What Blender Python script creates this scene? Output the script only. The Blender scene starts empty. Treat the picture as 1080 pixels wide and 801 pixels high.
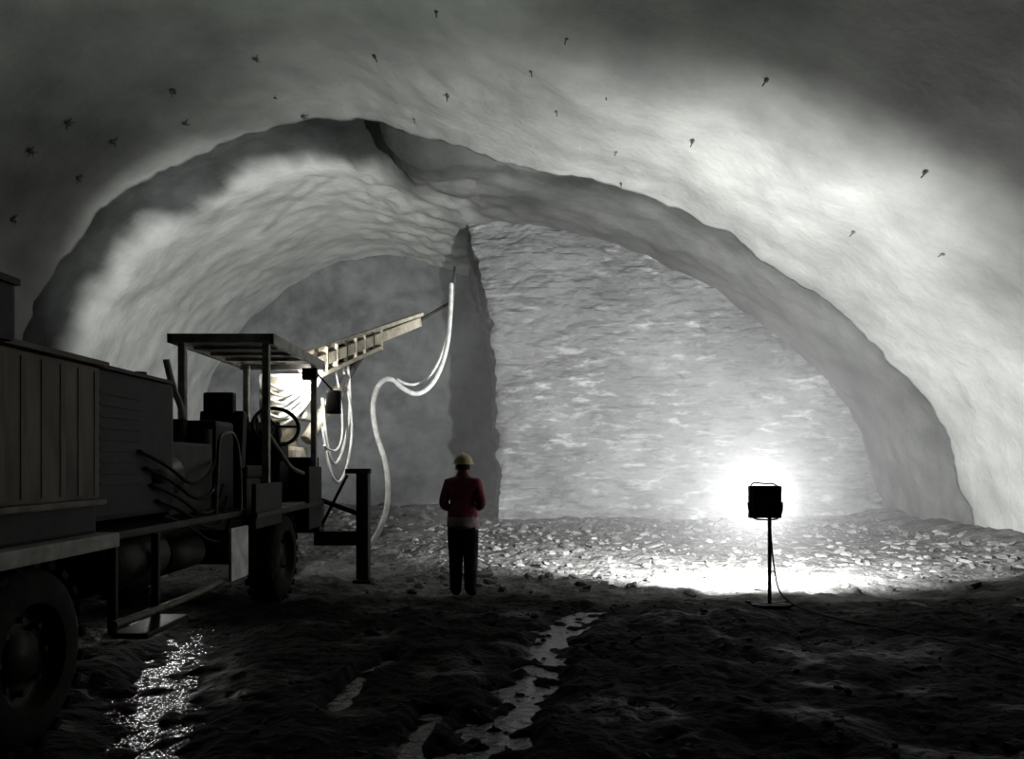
import bpy, bmesh, math, random
import numpy as np
from mathutils import Vector, Matrix, noise
random.seed(7)
F=816.0; CZ=1.65; HY=490.0
def P(px,py,d):
    return Vector(((px-540)/F*d, d, CZ+(HY-py)/F*d))
scene=bpy.context.scene
COL=scene.collection

# ------------------------------------------------------------ materials
def new_mat(name):
    m=bpy.data.materials.new(name); m.use_nodes=True
    nt=m.node_tree; nt.nodes.clear()
    out=nt.nodes.new('ShaderNodeOutputMaterial')
    b=nt.nodes.new('ShaderNodeBsdfPrincipled')
    nt.links.new(b.outputs[0],out.inputs[0])
    return m,nt,b
def noise_mat(name,c1,c2,scale=4.0,rough=0.9,bump=0.3,bscale=20.0,stretch=(1,1,1),metal=0.0,lo=0.35,hi=0.65,spec=0.3,bdist=0.05,det=4):
    m,nt,b=new_mat(name)
    tc=nt.nodes.new('ShaderNodeTexCoord')
    mp=nt.nodes.new('ShaderNodeMapping'); mp.inputs['Scale'].default_value=stretch
    nt.links.new(tc.outputs['Object'],mp.inputs['Vector'])
    n=nt.nodes.new('ShaderNodeTexNoise'); n.inputs['Scale'].default_value=scale; n.inputs['Detail'].default_value=det
    n.inputs['Roughness'].default_value=0.6
    nt.links.new(mp.outputs[0],n.inputs['Vector'])
    r=nt.nodes.new('ShaderNodeValToRGB'); r.color_ramp.elements[0].position=lo; r.color_ramp.elements[1].position=hi
    r.color_ramp.elements[0].color=(*c1,1); r.color_ramp.elements[1].color=(*c2,1)
    nt.links.new(n.outputs['Fac'],r.inputs['Fac'])
    nt.links.new(r.outputs[0],b.inputs['Base Color'])
    n2=nt.nodes.new('ShaderNodeTexNoise'); n2.inputs['Scale'].default_value=bscale; n2.inputs['Detail'].default_value=det
    nt.links.new(mp.outputs[0],n2.inputs['Vector'])
    bp=nt.nodes.new('ShaderNodeBump'); bp.inputs['Strength'].default_value=bump; bp.inputs['Distance'].default_value=bdist
    nt.links.new(n2.outputs['Fac'],bp.inputs['Height'])
    nt.links.new(bp.outputs[0],b.inputs['Normal'])
    b.inputs['Roughness'].default_value=rough; b.inputs['Metallic'].default_value=metal
    b.inputs['Specular IOR Level'].default_value=spec
    return m
def mix_by_attr(name,attr,matdefA,matdefB,bump=0.4,bscale=9.0,bdist=.06,rough=0.9,spec=.2,stretch=(1,1,1),scale=1.5,ra=None):
    """colour A where attr=0, colour B where attr=1"""
    m,nt,b=new_mat(name)
    L=nt.links.new
    tc=nt.nodes.new('ShaderNodeTexCoord')
    mp=nt.nodes.new('ShaderNodeMapping'); mp.inputs['Scale'].default_value=stretch
    L(tc.outputs['Object'],mp.inputs['Vector'])
    n=nt.nodes.new('ShaderNodeTexNoise'); n.inputs['Scale'].default_value=scale; n.inputs['Detail'].default_value=6; n.inputs['Roughness'].default_value=.62
    L(mp.outputs[0],n.inputs['Vector'])
    rs=[]
    for (c1,c2) in (matdefA,matdefB):
        r=nt.nodes.new('ShaderNodeValToRGB'); r.color_ramp.elements[0].position=.33; r.color_ramp.elements[1].position=.67
        r.color_ramp.elements[0].color=(*c1,1); r.color_ramp.elements[1].color=(*c2,1)
        L(n.outputs['Fac'],r.inputs['Fac']); rs.append(r)
    at=nt.nodes.new('ShaderNodeAttribute'); at.attribute_name=attr
    mx=nt.nodes.new('ShaderNodeMix'); mx.data_type='RGBA'
    L(at.outputs['Fac'],mx.inputs[0]); L(rs[0].outputs[0],mx.inputs[6]); L(rs[1].outputs[0],mx.inputs[7])
    L(mx.outputs[2],b.inputs['Base Color'])
    n2=nt.nodes.new('ShaderNodeTexNoise'); n2.inputs['Scale'].default_value=bscale; n2.inputs['Detail'].default_value=5
    L(mp.outputs[0],n2.inputs['Vector'])
    bp=nt.nodes.new('ShaderNodeBump'); bp.inputs['Strength'].default_value=bump; bp.inputs['Distance'].default_value=bdist
    L(n2.outputs['Fac'],bp.inputs['Height']); L(bp.outputs[0],b.inputs['Normal'])
    b.inputs['Roughness'].default_value=rough; b.inputs['Specular IOR Level'].default_value=spec
    if ra is not None:
        wn=nt.nodes.new('ShaderNodeTexNoise'); wn.inputs['Scale'].default_value=1.1; wn.inputs['Detail'].default_value=4
        L(mp.outputs[0],wn.inputs['Vector'])
        wr=nt.nodes.new('ShaderNodeMapRange'); wr.inputs['From Min'].default_value=.52; wr.inputs['From Max'].default_value=.64
        wr.inputs['To Min'].default_value=.9; wr.inputs['To Max'].default_value=ra
        L(wn.outputs['Fac'],wr.inputs['Value'])
        mm=nt.nodes.new('ShaderNodeMix'); L(at.outputs['Fac'],mm.inputs[0]); L(wr.outputs[0],mm.inputs[2]); mm.inputs[3].default_value=rough
        L(mm.outputs[0],b.inputs['Roughness'])
    return m
def face_mat():
    m,nt,b=new_mat('rock_face'); L=nt.links.new
    tc=nt.nodes.new('ShaderNodeTexCoord')
    def nz(scale,st,det=6,ro=.6,dist=0):
        mp=nt.nodes.new('ShaderNodeMapping'); mp.inputs['Scale'].default_value=st; L(tc.outputs['Object'],mp.inputs['Vector'])
        n=nt.nodes.new('ShaderNodeTexNoise'); n.inputs['Scale'].default_value=scale; n.inputs['Detail'].default_value=det; n.inputs['Roughness'].default_value=ro; n.inputs['Distortion'].default_value=dist
        L(mp.outputs[0],n.inputs['Vector']); return n
    def ramp(n,p,c1,c2):
        r=nt.nodes.new('ShaderNodeValToRGB'); r.color_ramp.elements[0].position=p[0]; r.color_ramp.elements[1].position=p[1]
        r.color_ramp.elements[0].color=(*c1,1); r.color_ramp.elements[1].color=(*c2,1); L(n.outputs['Fac'],r.inputs['Fac']); return r
    base=ramp(nz(.5,(1,1,1.2),5),(.34,.68),(.15,.152,.151),(.27,.273,.272))
    streak=nz(2.0,(.6,1,2.6),6,.65,.25)
    sr=ramp(streak,(.52,.66),(0,0,0),(1,1,1))
    blot=ramp(nz(.6,(1,1,1),5),(.44,.62),(0,0,0),(1,1,1))
    mul=nt.nodes.new('ShaderNodeMath'); mul.operation='MULTIPLY'; L(sr.outputs[0],mul.inputs[0]); L(blot.outputs[0],mul.inputs[1])
    mx=nt.nodes.new('ShaderNodeMix'); mx.data_type='RGBA'; L(mul.outputs[0],mx.inputs[0]); L(base.outputs[0],mx.inputs[6]); mx.inputs[7].default_value=(.52,.525,.52,1)
    dk=ramp(nz(2.0,(.6,1,2.2),5,.6,.2),(.32,.48),(.62,.62,.62),(1,1,1))
    m2=nt.nodes.new('ShaderNodeMix'); m2.data_type='RGBA'; m2.blend_type='MULTIPLY'; m2.inputs[0].default_value=1; L(mx.outputs[2],m2.inputs[6]); L(dk.outputs[0],m2.inputs[7])
    L(m2.outputs[2],b.inputs['Base Color'])
    bn=nz(3.4,(.6,1,2.0),6,.62)
    bp=nt.nodes.new('ShaderNodeBump'); bp.inputs['Strength'].default_value=.65; bp.inputs['Distance'].default_value=.12
    L(bn.outputs['Fac'],bp.inputs['Height']); L(bp.outputs[0],b.inputs['Normal'])
    b.inputs['Roughness'].default_value=.85; b.inputs['Specular IOR Level'].default_value=.2
    return m

M={}
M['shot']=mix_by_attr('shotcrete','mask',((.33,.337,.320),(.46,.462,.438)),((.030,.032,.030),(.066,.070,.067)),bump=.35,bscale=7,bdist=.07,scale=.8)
M['face']=face_mat()
M['face2']=noise_mat('heading_face_rock',(.09,.092,.092),(.16,.163,.163),scale=1.2,bump=.5,bscale=4,bdist=.08)
M['ground']=mix_by_attr('muck_floor','mask',((.0022,.002,.0017),(.0075,.0068,.0055)),((.08,.08,.077),(.24,.24,.23)),bump=.9,bscale=9,bdist=.08,rough=.9,spec=.10,scale=3.0,ra=.45)  # first colour pair is mud blackened to paint the unlit foreground
M['rubble']=noise_mat('rubble_rock',(.04,.04,.04),(.25,.25,.245),scale=1.7,bump=.5,bscale=12,bdist=.03)
M['clod']=noise_mat('shaded_mud_rock',(.003,.003,.0025),(.012,.011,.010),scale=2,bump=.5,bscale=15,rough=.7,spec=.12,bdist=.03)  # mud darkened further, foreground shade painted into the rock colour
M['water']=noise_mat('muddy_water',(.006,.006,.006),(.012,.012,.011),rough=.08,bump=.9,bscale=7,bdist=.06,spec=.6,stretch=(1,1.6,1))
M['water2']=noise_mat('silty_water',(.02,.02,.019),(.07,.07,.066),rough=.2,bump=.9,bscale=10,bdist=.05,spec=.9,stretch=(1,1.4,1))
M['brown']=noise_mat('rusty_panel',(.035,.024,.012),(.13,.10,.055),scale=3,bump=.2,bscale=12,rough=.6,stretch=(1,1,.4),bdist=.01)
M['black']=noise_mat('black_paint',(.005,.005,.005),(.015,.013,.011),scale=5,bump=.15,rough=.6,spec=.2,bdist=.01)
M['grime']=noise_mat('greasy_steel',(.008,.007,.005),(.030,.025,.018),scale=5,bump=.3,rough=.55,spec=.2,bdist=.01)
M['beam']=noise_mat('worn_beam_paint',(.06,.052,.038),(.16,.14,.10),scale=5,bump=.2,rough=.6,bdist=.01)
M['post']=noise_mat('lit_post_paint',(.20,.19,.17),(.42,.41,.37),scale=5,bump=.2,rough=.6,bdist=.01)  # paint lightened to put light on the posts and roof edges
M['cream']=noise_mat('cream_paint',(.28,.25,.18),(.52,.48,.39),scale=5,bump=.15,rough=.5,bdist=.01)
M['white']=noise_mat('dirty_white',(.45,.45,.43),(.75,.75,.72),scale=6,bump=.1,rough=.6,bdist=.01)
M['hose']=noise_mat('pale_hose_rubber',(.50,.51,.50),(.78,.78,.76),scale=8,bump=.1,rough=.5,bdist=.01)
M['blackhose']=noise_mat('black_hose_rubber',(.008,.008,.008),(.02,.02,.02),scale=8,bump=.1,rough=.7,spec=.1,bdist=.01)
M['tyre']=noise_mat('tyre_rubber',(.008,.008,.007),(.025,.023,.02),scale=8,bump=.3,rough=.85,spec=.15,bdist=.01)
M['steel']=noise_mat('grey_steel',(.12,.12,.12),(.25,.25,.25),scale=8,bump=.1,rough=.45,metal=.6,bdist=.01)
M['bolt']=noise_mat('rusty_bolt_steel',(.06,.055,.05),(.15,.14,.13),scale=8,bump=.1,rough=.7,bdist=.01)
M['jacket']=noise_mat('maroon_jacket',(.24,.045,.07),(.36,.085,.115),scale=6,bump=.3,bscale=14,rough=.9,bdist=.02)
M['hem']=noise_mat('pale_hem_cloth',(.50,.36,.38),(.66,.54,.55),scale=8,bump=.3,bscale=14,rough=.9,bdist=.02)
M['trouser']=noise_mat('dark_trousers',(.010,.010,.013),(.022,.022,.026),scale=6,bump=.3,bscale=14,rough=.9,bdist=.02)
M['skin']=noise_mat('skin',(.32,.18,.12),(.42,.25,.18),scale=9,bump=.05,rough=.6,bdist=.005)
M['helmet']=noise_mat('hard_hat_plastic',(.62,.50,.28),(.72,.60,.36),scale=9,bump=.03,rough=.4,bdist=.005)
M['boot']=noise_mat('rubber_boot',(.01,.01,.01),(.02,.02,.02),scale=9,bump=.1,rough=.5,bdist=.005)
def emis(name,c,s):
    m=bpy.data.materials.new(name); m.use_nodes=True; nt=m.node_tree; nt.nodes.clear()
    o=nt.nodes.new('ShaderNodeOutputMaterial'); e=nt.nodes.new('ShaderNodeEmission')
    e.inputs[0].default_value=(*c,1); e.inputs[1].default_value=s; nt.links.new(e.outputs[0],o.inputs[0]); return m
M['led']=emis('led_glass',(1,.98,.94),30)

# ------------------------------------------------------------ mesh helpers
def obj_from(name,verts,faces,mat=None,parent=None,smooth=False,attr=None):
    me=bpy.data.meshes.new(name); me.from_pydata([tuple(v) for v in verts],[],faces); me.update()
    if mat: me.materials.append(mat)
    if smooth: me.polygons.foreach_set('use_smooth',[True]*len(me.polygons))
    if attr is not None:
        a=me.attributes.new('mask','FLOAT','POINT'); a.data.foreach_set('value',list(attr))
    o=bpy.data.objects.new(name,me); COL.objects.link(o)
    if parent: o.parent=parent
    return o
def empty(name,loc=(0,0,0)):
    o=bpy.data.objects.new(name,None); o.empty_display_size=.3; COL.objects.link(o); o.location=loc
    bpy.context.view_layer.update(); return o
def setpar(o,par):
    o.parent=par
    o.matrix_parent_inverse=Matrix.Translation(-Vector(par.location))
def box(name,lo,hi,mat,par=None,bev=.015,rot=None):
    c=[(a+b)/2 for a,b in zip(lo,hi)]; s=[abs(b-a) for a,b in zip(lo,hi)]
    bm=bmesh.new(); bmesh.ops.create_cube(bm,size=1)
    for v in bm.verts: v.co=Vector((v.co.x*s[0],v.co.y*s[1],v.co.z*s[2]))
    b=min(bev,min(s)*.3)
    if b>0: bmesh.ops.bevel(bm,geom=bm.edges[:],offset=b,segments=2,affect='EDGES',profile=.7)
    me=bpy.data.meshes.new(name); bm.to_mesh(me); bm.free(); me.materials.append(mat)
    o=bpy.data.objects.new(name,me); COL.objects.link(o); o.location=c
    if rot: o.rotation_euler=rot
    if par: setpar(o,par)
    return o
def beam(name,a,b,w,h,mat,par=None,bev=.01):
    a=Vector(a); b=Vector(b); d=b-a; L=d.length
    o=box(name,(-w/2,-L/2,-h/2),(w/2,L/2,h/2),mat,None,bev)
    q=d.to_track_quat('Y','Z'); o.rotation_mode='QUATERNION'; o.rotation_quaternion=q; o.location=(a+b)/2
    if par: setpar(o,par)
    return o
def rod(name,a,b,r,mat,par=None,seg=20,r2=None):
    a=Vector(a); b=Vector(b); d=b-a
    bm=bmesh.new(); bmesh.ops.create_cone(bm,cap_ends=True,segments=seg,radius1=r,radius2=r if r2 is None else r2,depth=d.length)
    me=bpy.data.meshes.new(name); bm.to_mesh(me); bm.free(); me.materials.append(mat)
    for p in me.polygons: p.use_smooth=len(p.vertices)==4
    o=bpy.data.objects.new(name,me); COL.objects.link(o); o.rotation_mode='QUATERNION'
    o.rotation_quaternion=d.to_track_quat('Z','Y'); o.location=(a+b)/2
    if par: setpar(o,par)
    return o
def tube(name,pts,r,mat,par=None,res=8,closed=False):
    cu=bpy.data.curves.new(name,'CURVE'); cu.dimensions='3D'; cu.bevel_depth=r; cu.bevel_resolution=3; cu.resolution_u=res; cu.use_fill_caps=True
    sp=cu.splines.new('NURBS'); sp.points.add(len(pts)-1)
    for p,q in zip(sp.points,pts): p.co=(*q,1)
    sp.order_u=3; sp.use_endpoint_u=not closed; sp.use_cyclic_u=closed
    cu.materials.append(mat)
    tmp=bpy.data.objects.new(name,cu); COL.objects.link(tmp)
    dg=bpy.context.evaluated_depsgraph_get()
    me=bpy.data.meshes.new_from_object(tmp.evaluated_get(dg)); 
    bpy.data.objects.remove(tmp); bpy.data.curves.remove(cu)
    for p in me.polygons: p.use_smooth=True
    if not me.materials: me.materials.append(mat)
    o=bpy.data.objects.new(name,me); COL.objects.link(o)
    if par: setpar(o,par)
    return o
def lathe_x(name,prof,center,mat,par=None,seg=48):
    vs=[];fs=[];n=len(prof)
    for i in range(seg):
        a=2*math.pi*i/seg
        for (x,r) in prof: vs.append((x,r*math.cos(a),r*math.sin(a)))
    for i in range(seg):
        j=(i+1)%seg
        for k in range(n-1): fs.append((i*n+k,i*n+k+1,j*n+k+1,j*n+k))
    o=obj_from(name,vs,fs,mat,None,True); o.location=center
    if par: setpar(o,par)
    return o
def fbm(x,y,z,o=4,l=2.1,h=.5):
    s=0;a=1
    for i in range(o):
        s+=a*noise.noise(Vector((x,y,z))); x*=l;y*=l;z*=l;a*=h
    return s
def sstep(a,b,x):
    t=max(0,min(1,(x-a)/(b-a))); return t*t*(3-2*t)

# ------------------------------------------------------------ tunnel section
S=17/F
def prof(pts,n=170,sm=3):
    w=np.array([((px-540)*S,CZ+(HY-py)*S) for px,py in pts])
    d=np.r_[0,np.cumsum(np.hypot(*np.diff(w,axis=0).T))]
    t=np.linspace(0,d[-1],n); q=np.c_[np.interp(t,d,w[:,0]),np.interp(t,d,w[:,1])]
    for _ in range(sm):
        q[1:-1]=(q[:-2]+2*q[1:-1]+q[2:])/4
    return q
A_px=[(15,593),(11,520),(15,450),(24,370),(45,305),(90,240),(150,195),(220,156),(300,132),(385,126),(440,140),(500,160),(570,180),(640,195),(700,215),(770,250),(850,300),(910,350),(960,400),(995,450),(1015,500),(1022,555),(1024,593)]
B_px=[(15,593),(11,520),(15,450),(24,370),(45,305),(90,240),(150,195),(220,156),(300,131),(375,124),(390,130),(400,168),(445,188),(500,178),(570,184),(640,196),(700,215),(770,250),(850,300),(910,350),(960,400),(995,450),(1015,500),(1022,555),(1024,593)]
PA=prof(A_px,220,6); PB=prof(B_px,220,1); PBS=prof(B_px,220,160)
PBS[:,0][[0,-1]]=PB[:,0][[0,-1]]
def normals(q):
    t=np.gradient(q,axis=0); n=np.c_[-t[:,1],t[:,0]]; n/=np.linalg.norm(n,axis=1)[:,None]
    return n
NA=normals(PA); NB=normals(PBS)
def loft(rings):
    n=len(rings[0]); vs=[v for r in rings for v in r]; fs=[]
    for i in range(len(rings)-1):
        for j in range(n-1):
            a=i*n+j; fs.append((a,a+n,a+n+1,a+1))
    return vs,fs
ys=list(np.arange(-9,8,.5))+list(np.arange(8,17.01,.12))
rings=[];mask=[]
for y in ys:
    r=[]
    for (q,nn) in zip(PA,NA):
        d=.10*fbm(q[0]*.45,y*.45,q[1]*.45,3)+.035*fbm(q[0]*1.9+5,y*1.9,q[1]*1.9,3)
        yy=y
        lipn=sstep(15.6,17,y)
        yy=y+lipn*(.22*fbm(q[0]*.9,3.3,q[1]*.9,4))
        d+=lipn*(.05*fbm(q[0]*2.2,9.1,q[1]*2.2,3))
        r.append((q[0]+nn[0]*d,yy,q[1]+nn[1]*d))
        g=fbm(q[0]*.22+9,y*.22,q[1]*.22,3)
        mask.append(max(0,min(.7,.16+g*.5)))
    rings.append(r)
last=rings[-1]
for off in (.25,1.2):
    rings.append([(v[0]+nn[0]*off,v[1]+.02,v[2]+nn[1]*off) for nn,v in zip(NA,last)])
    mask+= [.3]*len(last)
vs,fs=loft(rings)
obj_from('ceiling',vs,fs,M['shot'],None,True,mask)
ys=list(np.arange(17.0,27.6,.13))
rings=[];mask=[]
rings.append([(q[0]+nn[0]*1.4,16.98,q[1]+nn[1]*1.4) for q,nn in zip(PB,NB)]); mask+=[.8]*len(PB)
for y in ys:
    r=[]
    w_=sstep(17.3,19.3,y)
    for (q0,q1,nn) in zip(PB,PBS,NB):
        q=q0*(1-w_)+q1*w_
        left=sstep(-2.2,-3.2,q[0])
        base=.30*(1-sstep(18.4,19.6,y))*left + .10*(1-left)+.05
        d=base+.09*fbm(q[0]*.6+3,y*.6,q[1]*.6,3)+.04*fbm(q[0]*2.2,y*2.2,q[1]*2.2,3)
        if -4<q[0]<0: d+=.12*fbm(q[0]*1.5,y*1.5,q[1]*1.5,3)
        r.append((q[0]+nn[0]*d,y,q[1]+nn[1]*d))
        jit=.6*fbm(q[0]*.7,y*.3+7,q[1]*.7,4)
        ml=1-sstep(18.4,19.3,y+jit)  # dark band past the left lip: recess shade painted into the colour
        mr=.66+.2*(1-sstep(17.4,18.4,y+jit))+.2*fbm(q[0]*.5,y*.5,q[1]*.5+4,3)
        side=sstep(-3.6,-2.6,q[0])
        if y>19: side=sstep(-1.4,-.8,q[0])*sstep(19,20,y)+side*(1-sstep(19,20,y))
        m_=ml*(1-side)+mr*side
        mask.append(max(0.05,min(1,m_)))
    rings.append(r)
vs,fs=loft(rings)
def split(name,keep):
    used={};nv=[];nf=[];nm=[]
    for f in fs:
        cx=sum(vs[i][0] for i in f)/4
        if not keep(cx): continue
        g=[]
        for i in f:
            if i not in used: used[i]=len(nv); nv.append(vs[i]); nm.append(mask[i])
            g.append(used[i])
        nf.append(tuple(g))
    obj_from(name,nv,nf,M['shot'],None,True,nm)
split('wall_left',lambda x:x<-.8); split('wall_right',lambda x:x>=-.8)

def topz(x):
    return float(np.interp(x,PB[60:180,0],PB[60:180,1]))
def xe(z):
    py=HY-(z-CZ)*F/21
    return (np.interp(py,[230,260,300,350,400,450,540,600],[492,500,510,518,523,525,527,528])-540)/F*21
cols=26; nx=250; nz=180
vs=[];fs=[]
for k in range(nz+1):
    z=-.5+10.0*k/nz
    e=xe(z)+.14*fbm(3,0,z*1.9,4)
    row=[]
    for i in range(cols):
        t=i/cols; y=27.2-(27.2-21)*t
        row.append((e-.1*fbm(1,y*.8,z*.8,3)-.25*(1-t),y,z))
    for i in range(nx+1):
        x=e+(11.0-e)*i/nx
        rnd=.10*(1-min(1,(x-e)/.25))**2
        st=fbm(x*.5,1.5,z*1.6,4)
        bl=noise.noise(Vector((x*.9,4,z*1.1)))
        y=21+rnd-.15*st-.14*bl-.12*abs(noise.noise(Vector((x*1.5,8,z*3.4))))-.06*abs(noise.noise(Vector((x*3.4,8,z*6.5))))-.25*fbm(x*.25,2,z*.25,2)
        y-=.35*sstep(.9,-.2,z)*(.6+.4*noise.noise(Vector((x*.7,0,3))))
        row.append((x,y,z))
    vs+=row
n=cols+nx+1
for k in range(nz):
    for i in range(n-1):
        a=k*n+i
        v=vs[a]
        lim=topz(max(-.8,v[0]))+.7 if v[0]<10.3 else 3.0
        if v[2]<lim: fs.append((a,a+1,a+n+1,a+n))
obj_from('wall_back',vs,fs,M['face'],None,False)
vs=[];fs=[];nx2=90;nz2=80
for k in range(nz2+1):
    for i in range(nx2+1):
        x=-12+11.6*i/nx2; z=-.5+10.6*k/nz2
        vs.append((x,27.2-.35*fbm(x*.4,0,z*.6,4)-.8*sstep(1.5,0,z),z))
for k in range(nz2):
    for i in range(nx2):
        a=k*(nx2+1)+i
        if vs[a][2]<topz(max(-9,vs[a][0]))+.8: fs.append((a,a+1,a+nx2+2,a+nx2+1))
obj_from('wall_back_left',vs,fs,M['face2'],None,True)

# ------------------------------------------------------------ ground
def gp(px,py):
    d=F*CZ/(py-HY); return ((px-540)/F*d,d)
rut=[gp(625,640),gp(605,652),gp(590,665),gp(572,690),gp(560,715),gp(525,755),gp(490,795)]
rut2=[gp(412,690),gp(385,705),gp(350,745)]
rut3=[gp(455,745),gp(430,790)]
pud=[gp(225,660),gp(190,690),gp(165,730),gp(140,790)]
def dseg(x,y,path):
    best=1e9
    for (a,b) in zip(path[:-1],path[1:]):
        dx,dy=b[0]-a[0],b[1]-a[1]; L=dx*dx+dy*dy
        t=max(0,min(1,((x-a[0])*dx+(y-a[1])*dy)/L))
        best=min(best,math.hypot(x-a[0]-dx*t,y-a[1]-dy*t))
    return best
def H(x,y,fine=True):
    z=.05*fbm(x*.5,y*.5,0,2)
    if fine:
        z+=.07*fbm(x*1.7,y*1.7,3,4)+.03*abs(fbm(x*6,y*6,5,2))
    z+=.15*sstep(18.5,21,y)*sstep(-1.5,0,x)+.25*sstep(24,27,y)+.10*sstep(12,18,y)*(.5+noise.noise(Vector((x*.6,y*.6,9))))
    z+=.28*sstep(8.6,10.4,x)+.5*sstep(-8.5,-10.8,x)
    z+=.38*math.exp(-((x-8.3)/1.9)**2-((y-9.7)/1.0)**2)*(1+.5*noise.noise(Vector((x*1.3,y*1.3,2))))
    z+=.10*math.exp(-((y-8.2)/.7)**2)*sstep(1.2,1.8,x)*(1-sstep(2.2,2.9,x)*(1-sstep(3.6,4.4,x)))
    if y<11 and -4.5<x<3.5:
        d0=dseg(x,y,rut); d1=min(dseg(x,y,rut2),dseg(x,y,rut3)); d2=dseg(x,y,pud)
        wob=.14*fbm(x*3.5,y*2.5,61,3)
        lump=.05*fbm(x*5,y*3.5,51,3)
        lump2=.075*fbm(x*6,y*5,71,4)
        k=math.exp(-(max(0,d0+wob)/.27)**4); z=z*(1-k)+k*(-.095+lump2)
        k=math.exp(-(max(0,d1+wob*.4)/.10)**4); z=z*(1-k)+k*(-.095+lump2)
        k=math.exp(-(d2/.42)**4); z=z*(1-k)+k*(-.085+lump*1.2)
    for (cx,cy,rr) in ((-.61,9.6,.35),(2.99,9.0,.3),(-2.08,10.8,.3),(-2.95,9.42,.5),(-2.95,4.45,.5)):
        f=math.exp(-(((x-cx)**2+(y-cy)**2)/rr**2)**2)
        z=z*(1-f)
    return z
xs=np.concatenate([np.arange(-12,-5,.12),np.arange(-5,5,.04),np.arange(5,12.01,.09)])
ysg=np.concatenate([np.arange(-9,1.4,.5),np.arange(1.4,11,.035),np.arange(11,22,.09),np.arange(22,27.8,.2)])
vs=[];mk=[]
for y in ysg:
    for x in xs:
        vs.append((x,y,H(x,y)))
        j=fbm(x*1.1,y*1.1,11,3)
        mk.append(sstep(8.9,10.6,y+.7*j)*(1-.35*sstep(11,16,y+2*j)*(1-sstep(19,21,y))))  # dark near, pale past the floodlight: its reach painted into the floor
n=len(xs); fs=[(j*n+i,j*n+i+1,(j+1)*n+i+1,(j+1)*n+i) for j in range(len(ysg)-1) for i in range(n-1)]
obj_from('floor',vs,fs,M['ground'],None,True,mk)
obj_from('puddle',[(-4.6,1.2,-.075),(-1.5,1.2,-.075),(-1.5,9.0,-.075),(-4.6,9.0,-.075)],[(0,1,2,3)],M['water'])
obj_from('puddle.001',[(-1.49,1.2,-.075),(2.4,1.2,-.075),(2.4,9.0,-.075),(-1.49,9.0,-.075)],[(0,1,2,3)],M['water2'])

# ------------------------------------------------------------ rubble
ico=bmesh.new(); bmesh.ops.create_icosphere(ico,subdivisions=1,radius=1)
IV=[v.co.copy() for v in ico.verts]; IF=[tuple(v.index for v in f.verts) for f in ico.faces]; ico.free()
ico=bmesh.new(); bmesh.ops.create_cube(ico,size=1.5)
bmesh.ops.bevel(ico,geom=ico.edges[:],offset=.25,segments=1,affect='EDGES')
ico.verts.ensure_lookup_table(); ico.verts.index_update()
KV=[v.co.copy() for v in ico.verts]; KF=[tuple(v.index for v in f.verts) for f in ico.faces]; ico.free()
def blocked(x,y):
    if -4.8<x<-1.9 and 2.5<y<11.3: return True
    if math.hypot(x+.61,y-9.6)<.4 or math.hypot(x-2.99,y-9)<.4: return True
    return False
def rocks(name,mat,samples):
    vs=[];fs=[]
    for (x,y,s) in samples:
        if blocked(x,y): continue
        BV,BF=(IV,IF) if random.random()<.55 else (KV,KF)
        R=Matrix.Rotation(random.uniform(0,6.28),3,'Z')@Matrix.Rotation(random.uniform(-.5,.5),3,'X')@Matrix.Rotation(random.uniform(-.5,.5),3,'Y')
        sc=Vector((s*random.uniform(.7,1.5),s*random.uniform(.6,1.1),s*random.uniform(.3,.65)))
        o=len(vs); z=H(x,y)+s*.08
        sd=random.random()*100
        for v in BV:
            k=1+.4*noise.noise(v*1.3+Vector((sd,0,0)))
            w=R@Vector((v.x*sc.x*k,v.y*sc.y*k,v.z*sc.z*k)); vs.append((w.x+x,w.y+y,w.z+z))
        fs+=[tuple(i+o for i in f) for f in BF]
    obj_from(name,vs,fs,mat)
sm=[]
for _ in range(3200):
    y=random.uniform(9.8,20.4); x=random.uniform(-2.0,9.4)
    if random.random()<.3: x=random.uniform(-8,9.4)
    s=.016+.10*random.random()**4
    if y>17.5: s*=1.25
    sm.append((x,y,s))
for _ in range(100): sm.append((random.uniform(-9,-1),random.uniform(21,26),.05+.15*random.random()**2))
for _ in range(110): sm.append((random.uniform(7.2,9.4),random.uniform(11,16.5),.03+.11*random.random()**3))
rocks('rubble',M['rubble'],sm)
sm=[]
for _ in range(1500):
    y=2+7.2*random.random(); x=random.uniform(-.75,.85)*y
    sm.append((x,y,.012+.04*random.random()**3))
for _ in range(160): sm.append((random.uniform(6.3,9.4),random.uniform(8.6,9.6),.04+.12*random.random()**2))
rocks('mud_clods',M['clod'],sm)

# ------------------------------------------------------------ rock bolts
rp=np.hypot((PA[:,0])/S,(PA[:,1]-CZ)/S); ap=np.arctan2(PA[:,1]-CZ,PA[:,0])
order=np.argsort(ap)
bolts=[(270,62),(290,102),(195,130),(83,188),(14,232),(183,97),(72,130),(33,160),(472,102),(587,117),(640,100),(655,193),(975,182),(900,245),(995,268),(598,40),(460,12),(808,85),(650,160),(437,125),(320,218-95),(395,60),(120,150),(560,75),(730,150)]
vs=[];fs=[]
def addrod(a,b,r,seg=8):
    a=Vector(a);b=Vector(b);q=(b-a).to_track_quat('Z','Y').to_matrix()
    o=len(vs)
    for c in (a,b):
        for i in range(seg):
            t=2*math.pi*i/seg; vs.append(tuple(c+q@Vector((r*math.cos(t),r*math.sin(t),0))))
    for i in range(seg): fs.append((o+i,o+(i+1)%seg,o+seg+(i+1)%seg,o+seg+i))
    fs.append(tuple(o+i for i in range(seg))[::-1]); fs.append(tuple(o+seg+i for i in range(seg)))
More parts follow.
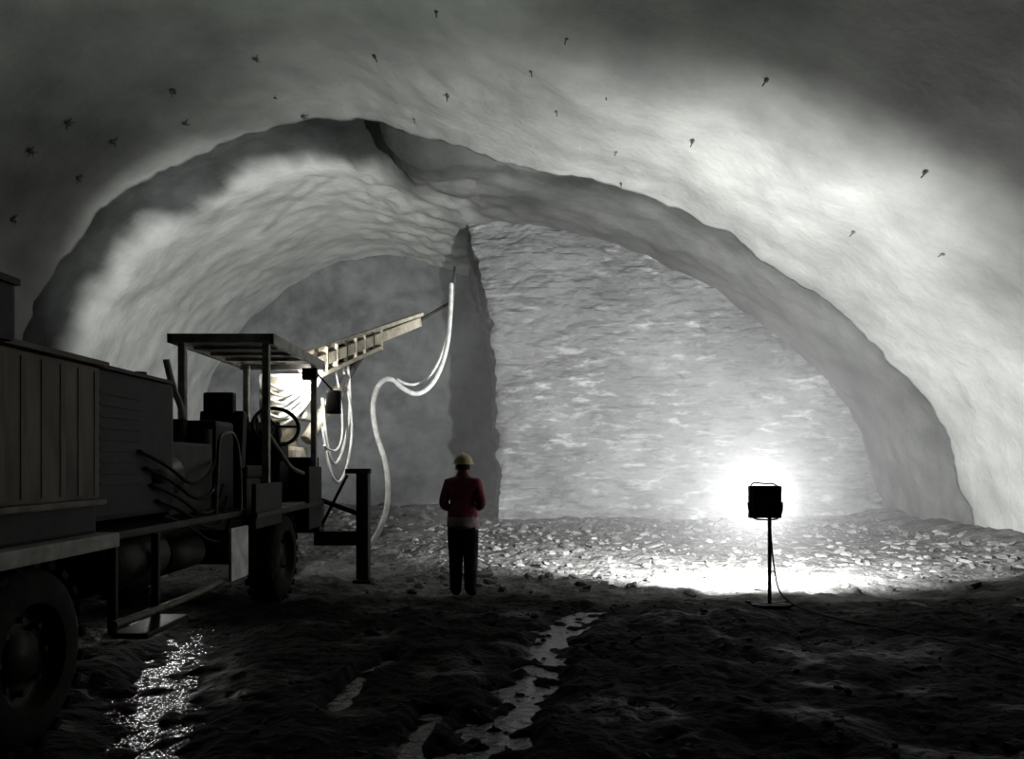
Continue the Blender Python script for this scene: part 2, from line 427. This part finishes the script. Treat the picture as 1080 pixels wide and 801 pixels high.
for k,(px,py) in enumerate(bolts):
    a=math.atan2(HY-py,px-540); r=math.hypot(px-540,HY-py)
    rr=float(np.interp(a,ap[order],rp[order])); y=17*rr/r
    if y<4 or y>16.8: continue
    p=P(px,py,y); nrm=-(Vector((p.x,0,p.z-1.0)).normalized())
    big=px<350
    addrod(p-nrm*.1,p+nrm*(.02),.05 if big else .03,4)
    tilt=(nrm+Vector((random.uniform(-.4,.4),random.uniform(-.3,.3),random.uniform(-.3,0)))).normalized()
    addrod(p-nrm*.1,p+tilt*(.10 if not big else .07),.011)
    if big:
        for t in range(4):
            u=Vector((random.uniform(-1,1),random.uniform(-1,1),random.uniform(-1,1))); u=(u-nrm*u.dot(nrm)).normalized()
            addrod(p,p+u*.12+nrm*.03,.009,5)
obj_from('rock_bolts',vs,fs,M['bolt'])

# ------------------------------------------------------------ drilling jumbo
J=empty('drilling_jumbo',(-3.5,7,0))
def join(objs,name,par):
    bpy.context.view_layer.update()
    vs=[];fs=[];mats=[];mi=[]
    for o in objs:
        mw=o.matrix_world; off=len(vs)
        vs+=[tuple(mw@v.co) for v in o.data.vertices]
        m=o.data.materials[0]
        if m not in mats: mats.append(m)
        for p in o.data.polygons:
            fs.append(tuple(off+i for i in p.vertices)); mi.append(mats.index(m))
        bpy.data.objects.remove(o)
    me=bpy.data.meshes.new(name); me.from_pydata(vs,[],fs)
    for m in mats: me.materials.append(m)
    me.polygons.foreach_set('material_index',mi); me.update()
    o=bpy.data.objects.new(name,me); COL.objects.link(o)
    if par: setpar(o,par)
    return o
def wheel(tag,c,r=.53,w=.36):
    pr=[(-w/2,r*.58),(-w/2,r*.80),(-w*.42,r*.93),(-w*.25,r),(w*.25,r),(w*.42,r*.93),(w/2,r*.80),(w/2,r*.58),(w*.3,r*.55),(w*.22,r*.5),(w*.15,r*.3),(w*.3,r*.28),(w*.34,0)]
    lathe_x('tyre_'+tag,pr[:8],c,M['tyre'],J)
    lathe_x('rim_'+tag,pr[7:],c,M['grime'],J)
    lv=[]
    for i in range(22):
        a=2*math.pi*i/22
        for sgn in (-1,1):
            aa=a+sgn*.07
            p=Vector((c[0]+sgn*w*.24,c[1]+math.cos(aa)*(r+.003),c[2]+math.sin(aa)*(r+.003)))
            o=box('lug',(-w*.22,-.035,-.022),(w*.22,.035,.022),M['tyre'],None,.006)
            o.rotation_euler=(aa+math.pi/2,0,0); o.location=p; lv.append(o)
    for i in range(8):
        a=2*math.pi*i/8
        lv.append(rod('nut',(c[0]+w*.2,c[1]+math.cos(a)*r*.4,c[2]+math.sin(a)*r*.4),(c[0]+w*.32,c[1]+math.cos(a)*r*.4,c[2]+math.sin(a)*r*.4),.02,M['grime'],None,6))
    join(lv,'treads_'+tag,J)
for tag,c in (('rear_right',(-2.92,4.45,.54)),('rear_left',(-4.7,4.45,.54)),('front_right',(-2.92,9.42,.54)),('front_left',(-4.7,9.42,.54))): wheel(tag,c)
for y,t in ((4.45,'rear'),(9.42,'front')): rod('axle_'+t,(-4.7,y,.54),(-2.95,y,.54),.11,M['grime'],J)
box('chassis_rail_right',(-3.3,2.6,.78),(-3.12,10.7,1.08),M['grime'],J)
box('chassis_rail_left',(-4.5,2.6,.78),(-4.32,10.7,1.08),M['grime'],J)
for i,y in enumerate((3.2,5.6,7.3,8.6,10.3)): box('cross_member_%d'%i,(-4.4,y-.08,.8),(-3.2,y+.08,1.02),M['grime'],J)
box('side_sill',(-2.86,2.6,1.09),(-2.66,5.25,1.19),M['post'],J)
box('deck',(-4.65,2.6,1.12),(-2.75,8.0,1.18),M['grime'],J)
box('rear_housing',(-4.6,2.8,1.18),(-2.78,5.18,2.30),M['black'],J,.03)
box('side_panel',(-2.79,4.0,1.42),(-2.74,5.14,2.29),M['brown'],J,.01)
for i in range(6):
    y=4.12+i*.19; box('panel_rib_%d'%i,(-2.745,y,1.45),(-2.735,y+.05,2.26),M['brown'],J,.004)
box('panel_top_lip',(-4.6,2.8,2.30),(-2.70,5.18,2.335),M['brown'],J,.01)
box('panel_bottom_lip',(-2.79,4.0,1.38),(-2.70,5.16,1.42),M['beam'],J,.01)
box('air_intake_stack',(-3.3,3.45,2.3),(-2.64,4.12,2.62),M['black'],J,.03)
box('air_intake_cap',(-3.35,3.4,2.6),(-2.62,4.13,2.64),M['black'],J,.01)
box('engine_housing',(-4.5,5.2,1.25),(-2.86,6.55,2.32),M['black'],J,.04)
for i in range(9): box('louvre_%d'%i,(-2.87,5.35,1.5+i*.08),(-2.85,5.95,1.53+i*.08),M['black'],J,.004)
box('engine_lid',(-4.52,5.22,2.32),(-2.84,6.5,2.35),M['grime'],J,.01)
for i,y in enumerate((5.3,5.62,5.95,6.2)): rod('lid_knob_%d'%i,(-2.98,y,2.34),(-2.98,y,2.34+.03+.02*(i%2)),.05,M['grime'],J)
rod('air_filter',(-3.05,6.15,1.55),(-3.05,6.75,1.55),.2,M['grime'],J)
rod('hydraulic_tank',(-2.98,5.3,.92),(-2.98,6.3,.92),.2,M['grime'],J)
rod('exhaust_box',(-3.0,6.5,.85),(-3.0,7.2,.85),.15,M['grime'],J)
for i in range(5):
    z=1.75-.13*i; y0=5.9+.1*i
    tube('hydraulic_line_%d'%i,[(-2.84,y0,z),(-2.78,y0+.35,z-.10),(-2.78,y0+.8,z-.3),(-2.80,y0+1.3,z-.2-.03*i),(-2.95,y0+1.8,z-.05)],.016,M['blackhose'],J)
tube('side_pipe',[(-2.55,4.95,.62),(-2.55,5.6,.6),(-2.55,6.4,.6),(-2.6,6.9,.6)],.028,M['beam'],J)
box('access_step',(-2.75,5.3,.45),(-2.5,6.0,.49),M['grime'],J)
for y in (5.33,5.97): box('step_hanger_%d'%int(y*10),(-2.78,y-.02,.47),(-2.72,y+.02,1.12),M['grime'],J)
box('number_plate_board',(-2.72,7.42,.52),(-2.69,7.90,1.03),M['white'],J,.01)
box('plate_bracket',(-3.15,7.6,.8),(-2.72,7.7,1.0),M['grime'],J)
tube('grab_rail',[(-2.68,7.0,1.2),(-2.66,7.0,1.75),(-2.66,7.05,1.95),(-2.66,7.6,1.95),(-2.68,7.65,1.2)],.016,M['beam'],J)
box('valve_block',(-3.7,6.65,1.2),(-2.95,7.6,1.85),M['grime'],J,.03)
rod('accumulator_1',(-3.1,7.75,1.2),(-3.1,7.75,2.0),.09,M['grime'],J)
rod('accumulator_2',(-3.35,7.75,1.2),(-3.35,7.75,2.1),.09,M['grime'],J)
box('hose_drum_guard',(-3.55,7.85,1.15),(-3.0,8.35,2.1),M['black'],J,.05)
tube('lever_bar',[(-3.62,8.1,2.75),(-3.58,8.15,2.45),(-3.45,8.1,2.25),(-3.4,8.1,1.9)],.035,M['post'],J)
zf=1.15
box('cab_floor',(-3.75,7.9,zf-.06),(-2.6,10.7,zf),M['grime'],J)
box('cab_side_panel',(-2.68,7.95,.98),(-2.63,8.85,1.45),M['black'],J)
box('front_fender',(-3.15,8.75,1.10),(-2.66,10.1,1.16),M['beam'],J)
box('cab_front_plate',(-3.75,10.62,zf),(-2.66,10.67,1.75),M['black'],J)
box('cab_side_plate_front',(-2.68,10.0,.8),(-2.62,10.66,1.62),M['black'],J)
for nme,x,y in (('near_left',-3.62,8.5),('near_right',-2.70,8.5),('far_right',-2.70,10.55),('far_left',-3.62,10.55)):
    box('post_'+nme,(x-.038,y-.038,zf-.02),(x+.038,y+.038,3.0),M['post'],J,.01)
box('roof_sheet',(-3.72,8.4,3.02),(-2.6,10.66,3.05),M['post'],J,.01)
box('roof_edge_near',(-3.74,8.38,2.97),(-2.58,8.44,3.07),M['post'],J,.01)
box('roof_edge_far',(-3.74,10.62,2.95),(-2.58,10.68,3.07),M['post'],J,.01)
box('roof_edge_right',(-2.64,8.38,2.95),(-2.58,10.68,3.07),M['post'],J,.01)
box('roof_edge_left',(-3.74,8.38,2.97),(-3.68,10.68,3.07),M['post'],J,.01)
for i in range(3): box('roof_rib_%d'%i,(-3.7,8.95+i*.5,2.98),(-2.62,9.0+i*.5,3.02),M['post'],J,.005)
box('seat_base',(-3.5,8.75,zf),(-3.0,9.25,1.5),M['black'],J,.04)
box('seat_cushion',(-3.52,8.72,1.5),(-2.98,9.28,1.64),M['black'],J,.06)
box('seat_back',(-3.5,8.62,1.6),(-3.0,8.76,2.25),M['black'],J,.06,rot=(-.12,0,0))
box('head_rest',(-3.42,8.55,2.22),(-3.08,8.66,2.45),M['black'],J,.05)
box('control_console',(-3.6,9.85,zf),(-2.95,10.25,1.95),M['black'],J,.05)
box('instrument_panel',(-3.55,9.8,1.93),(-3.0,10.1,2.15),M['black'],J,.04,rot=(.5,0,0))
rod('steering_column',(-2.95,9.9,1.7),(-2.93,9.62,2.1),.03,M['black'],J)
c=Vector((-2.93,9.6,2.12)); ax=Vector((.35,-.75,.5)).normalized(); q=ax.to_track_quat('Z','Y')
tube('steering_wheel',[c+q@Vector((.28*math.cos(t*math.pi/8),.28*math.sin(t*math.pi/8),0)) for t in range(16)],.024,M['black'],J,4,True)
for t in range(3):
    a=t*2.094; rod('wheel_spoke_%d'%t,c,c+q@Vector((.26*math.cos(a),.26*math.sin(a),0)),.016,M['black'],J,8)
for i in range(4): 
    x=-3.45+.12*i; rod('lever_%d'%i,(x,9.75,1.9),(x+.02,9.66,2.2),.01,M['black'],J,8); rod('lever_knob_%d'%i,(x+.02,9.665,2.18),(x+.022,9.655,2.24),.024,M['black'],J,10)
tube('cab_grille_bar',[(-2.7,8.55,2.0),(-2.7,9.1,1.75),(-2.7,9.6,1.55),(-2.7,10.5,1.5)],.025,M['beam'],J)
box('mirror_box',(-2.58,10.72,2.35),(-2.38,10.82,2.68),M['black'],J,.03)
rod('mirror_arm',(-2.68,10.6,2.9),(-2.48,10.77,2.66),.015,M['black'],J,8)
box('front_bumper',(-4.5,10.65,.7),(-2.65,10.95,1.15),M['grime'],J,.03)
box('outrigger_arm',(-2.75,10.72,.52),(-2.05,10.90,.72),M['grime'],J,.02)
box('outrigger_leg',(-2.16,10.70,.06),(-1.99,10.90,1.56),M['grime'],J,.02)
box('outrigger_foot',(-2.2,10.65,0),(-1.95,10.95,.05),M['grime'],J,.02)
box('outrigger_cap',(-2.32,10.74,1.52),(-1.97,10.86,1.59),M['grime'],J,.01)
rod('outrigger_brace',(-2.68,10.8,.75),(-2.3,10.8,1.5),.022,M['grime'],J,10)
rod('outrigger_ram',(-2.66,10.8,1.15),(-2.12,10.8,.95),.035,M['grime'],J,10)
box('boom_pedestal',(-3.75,10.95,1.0),(-3.05,11.6,1.9),M['cream'],J,.05)
rod('boom_swivel',(-3.4,11.3,1.9),(-3.4,11.3,2.9),.26,M['cream'],J,28)
box('swivel_bracket',(-3.62,11.05,2.3),(-2.95,11.75,2.95),M['white'],J,.05)
b0=Vector((-2.95,10.9,3.02)); b1=P(440,340,14.0)
beam('boom_beam',b0,b1,.18,.16,M['cream'],J,.02)
dirb=(b1-b0).normalized()
up=Vector((0,0,1))
beam('feed_rail',b0+up*.19-dirb*.5,b1+up*.12+dirb*.15,.12,.06,M['cream'],J,.01)
beam('feed_channel',b0-up*.20+dirb*.3,b0-up*.16+dirb*2.1,.20,.06,M['cream'],J,.01)
for i in range(8):
    p=b0+dirb*(.2+i*.27)
    beam('boom_bracket_%d'%i,p+Vector((.0,0,-.20)),p+Vector((0,0,.20-.01*i)),.20,.05,M['cream'] if i%3 else M['grime'],J,.01)
rod('lift_cylinder',(-3.0,11.3,2.0),b0+dirb*1.7-up*.1,.07,M['steel'],J)
rod('lift_cylinder_barrel',(-3.0,11.3,2.0),Vector((-3.0,11.3,2.0)).lerp(b0+dirb*1.7-up*.1,.55),.10,M['cream'],J)
b2=P(477,318,14.6); b3=P(480,282,15.0)
rod('drill_guide',P(474,352,14.5),b3,.035,M['steel'],J)
rod('tip_arm',b1,b2,.03,M['grime'],J)
def hose(name,pp,r): 
    tube(name,[P(*p) for p in pp],r,M['hose'],J,10)
hose('air_hose',[(476,300,14.6),(475,340,14.2),(470,375,13.6),(458,405,13.2),(440,418,13.0),(424,410,12.8),(412,398,12.6),(399,404,12.4),(392,428,12.2),(397,460,12.0),(408,490,11.9),(410,530,11.8),(401,560,11.7),(385,585,11.7)],.042)
hose('water_hose',[(474,345,14.3),(466,378,13.8),(450,402,13.4),(430,408,13.1),(418,400,12.9)],.025)
hose('loop_hose_1',[(366,378,12),(370,410,12),(368,450,12),(358,488,11.8),(350,490,11.6),(343,460,11.4),(340,420,11.3)],.022)
hose('loop_hose_2',[(360,380,12),(372,430,12),(370,480,11.8),(358,515,11.6),(346,495,11.4),(340,450,11.3)],.02)
hose('loop_hose_3',[(352,380,11.8),(360,420,11.8),(362,465,11.7),(352,480,11.5),(342,470,11.3)],.016)
for i in range(6):
    hose('coil_hose_%d'%i,[(278,400+i*8,10.95),(292,412+i*8,10.9),(308,408+i*7,10.9),(325,396+i*6,11.0),(340,380+i*3,11.2)],.022)
def lamp(tag,loc,aim,energy,ang,rad=.06,blend=.7,color=(1,.98,.94)):
    loc=Vector(loc); d=(Vector(aim)-loc).normalized()
    h=box('lamp_housing_'+tag,(-.10,-.04,-.08),(.10,.04,.08),M['black'],None,.02)
    h.rotation_mode='QUATERNION'; h.rotation_quaternion=d.to_track_quat('Y','Z'); h.location=loc-d*.06; setpar(h,J)
    g=box('lamp_glass_'+tag,(-.08,-.004,-.06),(.08,.004,.06),M['led'],None,.002)
    g.rotation_mode='QUATERNION'; g.rotation_quaternion=d.to_track_quat('Y','Z'); g.location=loc-d*.015; setpar(g,J)
    ld=bpy.data.lights.new('beam_'+tag,'SPOT'); ld.energy=energy; ld.spot_size=math.radians(ang); ld.spot_blend=blend; ld.shadow_soft_size=rad; ld.color=color
    lo=bpy.data.objects.new('beam_'+tag,ld); COL.objects.link(lo); lo.rotation_mode='QUATERNION'
    lo.rotation_quaternion=d.to_track_quat('-Z','Y'); lo.location=loc+d*.05; setpar(lo,J)
lamp('front',(-3.55,11.0,3.3),(-3.55-3.2,21.0,3.3+2.7),4600,60,blend=.65,color=(.98,1,.99))
rod('lamp_mast',(-3.55,10.65,3.0),(-3.55,10.97,3.25),.02,M['grime'],J,8)
lamp('boom',(-2.75,10.55,2.86),(-2.9,12.2,2.5),130,150)
lamp('undercarriage',(-3.95,8.7,.72),(-2.9,5.5,0),20,110)
lamp('ceiling_fill',(-3.3,9.7,3.16),(-1.9,12.5,9.5),260,150,blend=1.0,color=(.88,1,.90))  # invented fill lamp with housing, added to brighten the vault

# ------------------------------------------------------------ floodlight on stand
FL=empty('work_floodlight',(2.99,9.0,0))
cx,cy=2.99,9.0
rod('pole',(cx,cy-.02,.02),(cx,cy-.02,1.04),.022,M['black'],FL)
rod('pole_upper',(cx,cy-.02,1.0),(cx,cy-.02,1.2),.016,M['black'],FL)
box('base_plate',(cx-.2,cy-.16,0),(cx+.2,cy+.14,.035),M['black'],FL,.01)
beam('foot_1',(cx-.24,cy-.14,.03),(cx+.24,cy+.12,.03),.05,.03,M['black'],FL)
beam('foot_2',(cx-.24,cy+.12,.03),(cx+.24,cy-.14,.03),.05,.03,M['black'],FL)
zc=1.21; xc=cx-.035
box('lamp_body',(xc-.19,cy+.01,zc-.19),(xc+.19,cy+.08,zc+.19),M['black'],FL,.02)
for i in range(11): box('cooling_fin_%d'%i,(xc-.165+i*.033-.004,cy-.03,zc-.16),(xc-.165+i*.033+.004,cy+.012,zc+.16),M['black'],FL,.001)
box('driver_box',(xc-.1,cy-.055,zc-.08),(xc+.1,cy-.01,zc+.06),M['black'],FL,.01)
tube('yoke',[(xc-.20,cy+.03,zc+.0),(xc-.20,cy+.0,zc-.19),(xc,cy-.01,zc-.21),(xc+.20,cy+.0,zc-.19),(xc+.20,cy+.03,zc)],.010,M['black'],FL)
tube('handle',[(xc-.17,cy+.04,zc+.17),(xc-.16,cy+.03,zc+.24),(xc,cy+.03,zc+.21),(xc+.1,cy+.03,zc+.225),(xc+.16,cy+.04,zc+.17)],.009,M['black'],FL)
box('led_window',(xc-.17,cy+.082,zc-.17),(xc+.17,cy+.086,zc+.17),M['led'],FL,.001)
ld=bpy.data.lights.new('flood_beam','SPOT'); ld.energy=7500; ld.spot_size=math.radians(143); ld.spot_blend=.85; ld.shadow_soft_size=.10; ld.color=(.99,.998,1)
lo=bpy.data.objects.new('flood_beam',ld); COL.objects.link(lo); lo.rotation_mode='QUATERNION'
d=Vector((.15,1,.11)).normalized(); lo.rotation_quaternion=d.to_track_quat('-Z','Y'); lo.location=(xc+.03,cy+.19,zc); setpar(lo,FL)
pts=[(cx,cy-.05,.9),(cx+.03,cy-.06,.4),(cx+.12,cy-.12,.06)]
for (px,py) in ((880,652),(940,665),(1000,678),(1080,705)):
    g=gp(px,py); pts.append((g[0],g[1],H(*g)+.01))
tube('power_cable',pts,.010,M['blackhose'],FL)

# ------------------------------------------------------------ airborne dust in front of the face
hv=box('dust_haze',(-2.2,8.7,.35),(8.6,20.2,5.2),M['white'],None,0)
hm=bpy.data.materials.new('dust_haze'); hm.use_nodes=True; nt=hm.node_tree; nt.nodes.clear()
o_=nt.nodes.new('ShaderNodeOutputMaterial'); v_=nt.nodes.new('ShaderNodeVolumeScatter'); v_.inputs['Density'].default_value=.013; v_.inputs['Anisotropy'].default_value=0
nt.links.new(v_.outputs[0],o_.inputs['Volume']); hv.data.materials.clear(); hv.data.materials.append(hm)

# ------------------------------------------------------------ person
W=empty('construction_worker',(-.61,9.6,0))
def skin_mesh(name,V,E,R,sub=2,root=0):
    me=bpy.data.meshes.new(name); me.from_pydata(V,E,[]); o=bpy.data.objects.new(name,me); COL.objects.link(o)
    o.modifiers.new('s','SKIN')
    for i,r in enumerate(R):
        me.skin_vertices[0].data[i].radius=r if isinstance(r,tuple) else (r,r)
        me.skin_vertices[0].data[i].use_root=(i==root)
    s=o.modifiers.new('d','SUBSURF'); s.levels=sub; s.render_levels=sub
    dg=bpy.context.evaluated_depsgraph_get(); m2=bpy.data.meshes.new_from_object(o.evaluated_get(dg))
    bpy.data.objects.remove(o); 
    for p in m2.polygons: p.use_smooth=True
    o=bpy.data.objects.new(name,m2); COL.objects.link(o); return o
V=[(0,0,.95),(0,0,1.10),(0,-.01,1.27),(0,-.01,1.40),(0,.01,1.50),(0,.035,1.575),(0,.04,1.64),(0,.035,1.70),
   (-.175,-.01,1.405),(-.245,-.05,1.14),(-.14,.19,1.08),(.175,-.01,1.405),(.245,-.05,1.14),(.13,.20,1.10),
   (-.095,0,.87),(-.09,.025,.50),(-.085,-.02,.10),(-.10,.12,.045),
   (.095,0,.87),(.095,.02,.50),(.095,-.03,.10),(.12,.11,.045)]
E=[(0,1),(1,2),(2,3),(3,4),(4,5),(5,6),(6,7),(3,8),(8,9),(9,10),(3,11),(11,12),(12,13),(0,14),(14,15),(15,16),(16,17),(0,18),(18,19),(19,20),(20,21)]
R=[(.165,.13),(.165,.125),(.185,.13),(.13,.10),.062,.080,.092,.07,.088,.065,.045,.088,.065,.045,.122,.098,.080,.052,.122,.098,.080,.052]
body=skin_mesh('body',V,E,R)
bm_=body.data; 
for k in ('jacket','hem','trouser','skin','boot'): bm_.materials.append(M[k])
for p in bm_.polygons:
    c=p.center
    if c.z>1.485: i=3
    elif c.z>1.01 : i=0
    elif c.z>.87: i=1
    elif c.z>.13: i=2
    else: i=4
    p.material_index=i
body.location=W.location; setpar(body,W)
vs=[];fs=[];sg=32
pr=[(1.16,.168,.128),(1.08,.178,.138),(1.0,.190,.148),(.93,.200,.156),(.88,.203,.158),(.865,.190,.146)]
for (z,a,b) in pr:
    for i in range(sg):
        t=2*math.pi*i/sg; k=1+.03*math.sin(5*t+z*9)
        vs.append((a*k*math.cos(t),b*k*math.sin(t),z))
for j in range(len(pr)-1):
    for i in range(sg): fs.append((j*sg+i,j*sg+(i+1)%sg,(j+1)*sg+(i+1)%sg,(j+1)*sg+i))
sk=obj_from('jacket_skirt',vs,fs,M['jacket'],None,True); sk.data.materials.append(M['hem'])
for p in sk.data.polygons: p.material_index=1 if p.center.z<1.0 else 0
sk.location=W.location; setpar(sk,W)
vs=[];fs=[]
for (z,a) in ((1.44,.10),(1.50,.082),(1.535,.08),(1.53,.072),(1.47,.07)):
    for i in range(24):
        t=2*math.pi*i/24; vs.append((a*math.cos(t),.01+a*math.sin(t),z-.02*math.sin(t)))
for j in range(4):
    for i in range(24): fs.append((j*24+i,j*24+(i+1)%24,(j+1)*24+(i+1)%24,(j+1)*24+i))
c_=obj_from('collar',vs,fs,M['jacket'],None,True); c_.location=W.location; setpar(c_,W)
vs=[];fs=[];sg=32;rg=10
for j in range(rg+1):
    ph=math.pi/2*j/rg
    for i in range(sg):
        t=2*math.pi*i/sg
        rr=math.cos(ph)
        vs.append((.118*rr*math.cos(t),.035+.142*rr*math.sin(t),1.665+.125*math.sin(ph)+(.008 if abs(math.cos(t))<.2 and j>2 else 0)))
base=len(vs)
for i in range(sg):
    t=2*math.pi*i/sg; f=.02+.045*max(0,math.sin(t))
    vs.append(((.118+f*.8)*math.cos(t),.035+(.142+f)*math.sin(t),1.655))
for j in range(rg):
    for i in range(sg): fs.append((j*sg+i,j*sg+(i+1)%sg,(j+1)*sg+(i+1)%sg,(j+1)*sg+i))
for i in range(sg): fs.append((base+i,base+(i+1)%sg,(i+1)%sg,i))
hh=obj_from('hard_hat',vs,fs,M['helmet'],None,True); so=hh.modifiers.new('t','SOLIDIFY'); so.thickness=.006
hh.location=W.location; setpar(hh,W)
wl=Vector(W.location)
def ball(name,c,s,mat):
    bm=bmesh.new(); bmesh.ops.create_uvsphere(bm,u_segments=14,v_segments=10,radius=1)
    for v in bm.verts: v.co=Vector((v.co.x*s[0],v.co.y*s[1],v.co.z*s[2]))
    me=bpy.data.meshes.new(name); bm.to_mesh(me); bm.free(); me.materials.append(mat)
    for p in me.polygons: p.use_smooth=True
    o=bpy.data.objects.new(name,me); COL.objects.link(o); o.location=wl+Vector(c); setpar(o,W)
ball('nose',(0,.13,1.60),(.014,.022,.024),M['skin'])
for s in (-1,1):
    ball('eye_%s'%('l' if s<0 else 'r'),(s*.032,.112,1.63),(.013,.01,.009),M['white'])
    ball('ear_%s'%('l' if s<0 else 'r'),(s*.086,.03,1.61),(.012,.022,.034),M['skin'])
ball('mouth',(0,.115,1.56),(.024,.01,.006),M['jacket'])
ball('hair_back',(0,.015,1.625),(.084,.085,.06),M['trouser'])
for s,wr in ((-1,Vector((-.14,.19,1.08))),(1,Vector((.13,.20,1.10)))):
    dirh=Vector((-s*.45,.85,.1)).normalized(); side=Vector((-s*.2,-.1,1)).normalized(); inn=dirh.cross(side)
    V=[wr,wr+dirh*.05,wr+dirh*.09]; E=[(0,1),(1,2)]; R=[(.03,.024),(.038,.016),(.038,.014)]
    for k,(o4,L) in enumerate(((.027,.068),(.009,.076),(-.010,.07),(-.027,.055))):
        i0=len(V); b=wr+dirh*.085+side*o4
        V+= [b,b+dirh*L*.5+inn*.008*s,b+dirh*L*.8+inn*.03*s,b+dirh*L*.85+inn*.05*s]; E+=[(2,i0),(i0,i0+1),(i0+1,i0+2),(i0+2,i0+3)]; R+=[.009,.009,.008,.007]
    i0=len(V); b=wr+dirh*.03+side*.03
    V+=[b,b+side*.03+dirh*.025,b+side*.035+dirh*.055+inn*.01*s]; E+=[(1,i0),(i0,i0+1),(i0+1,i0+2)]; R+=[.012,.010,.009]
    h_=skin_mesh('hand_%s'%('l' if s<0 else 'r'),[tuple(v) for v in V],E,R,1); h_.data.materials.append(M['skin']); h_.location=W.location; setpar(h_,W)
W.rotation_euler=(0,0,-.12)

# ------------------------------------------------------------ world + camera
w=bpy.data.worlds.new('World'); scene.world=w; w.use_nodes=True
bg=w.node_tree.nodes['Background']; bg.inputs[0].default_value=(.75,1,.88,1); bg.inputs[1].default_value=.012
cam=bpy.data.cameras.new('camera'); co=bpy.data.objects.new('camera',cam); COL.objects.link(co)
co.location=(0,0,CZ); co.rotation_euler=(math.pi/2,0,0)
cam.sensor_fit='HORIZONTAL'; cam.sensor_width=36; cam.lens=36*F/1080; cam.shift_y=89.5/1080; cam.clip_end=200
scene.camera=co
scene.view_settings.view_transform='Standard'
scene.view_settings.look='None'
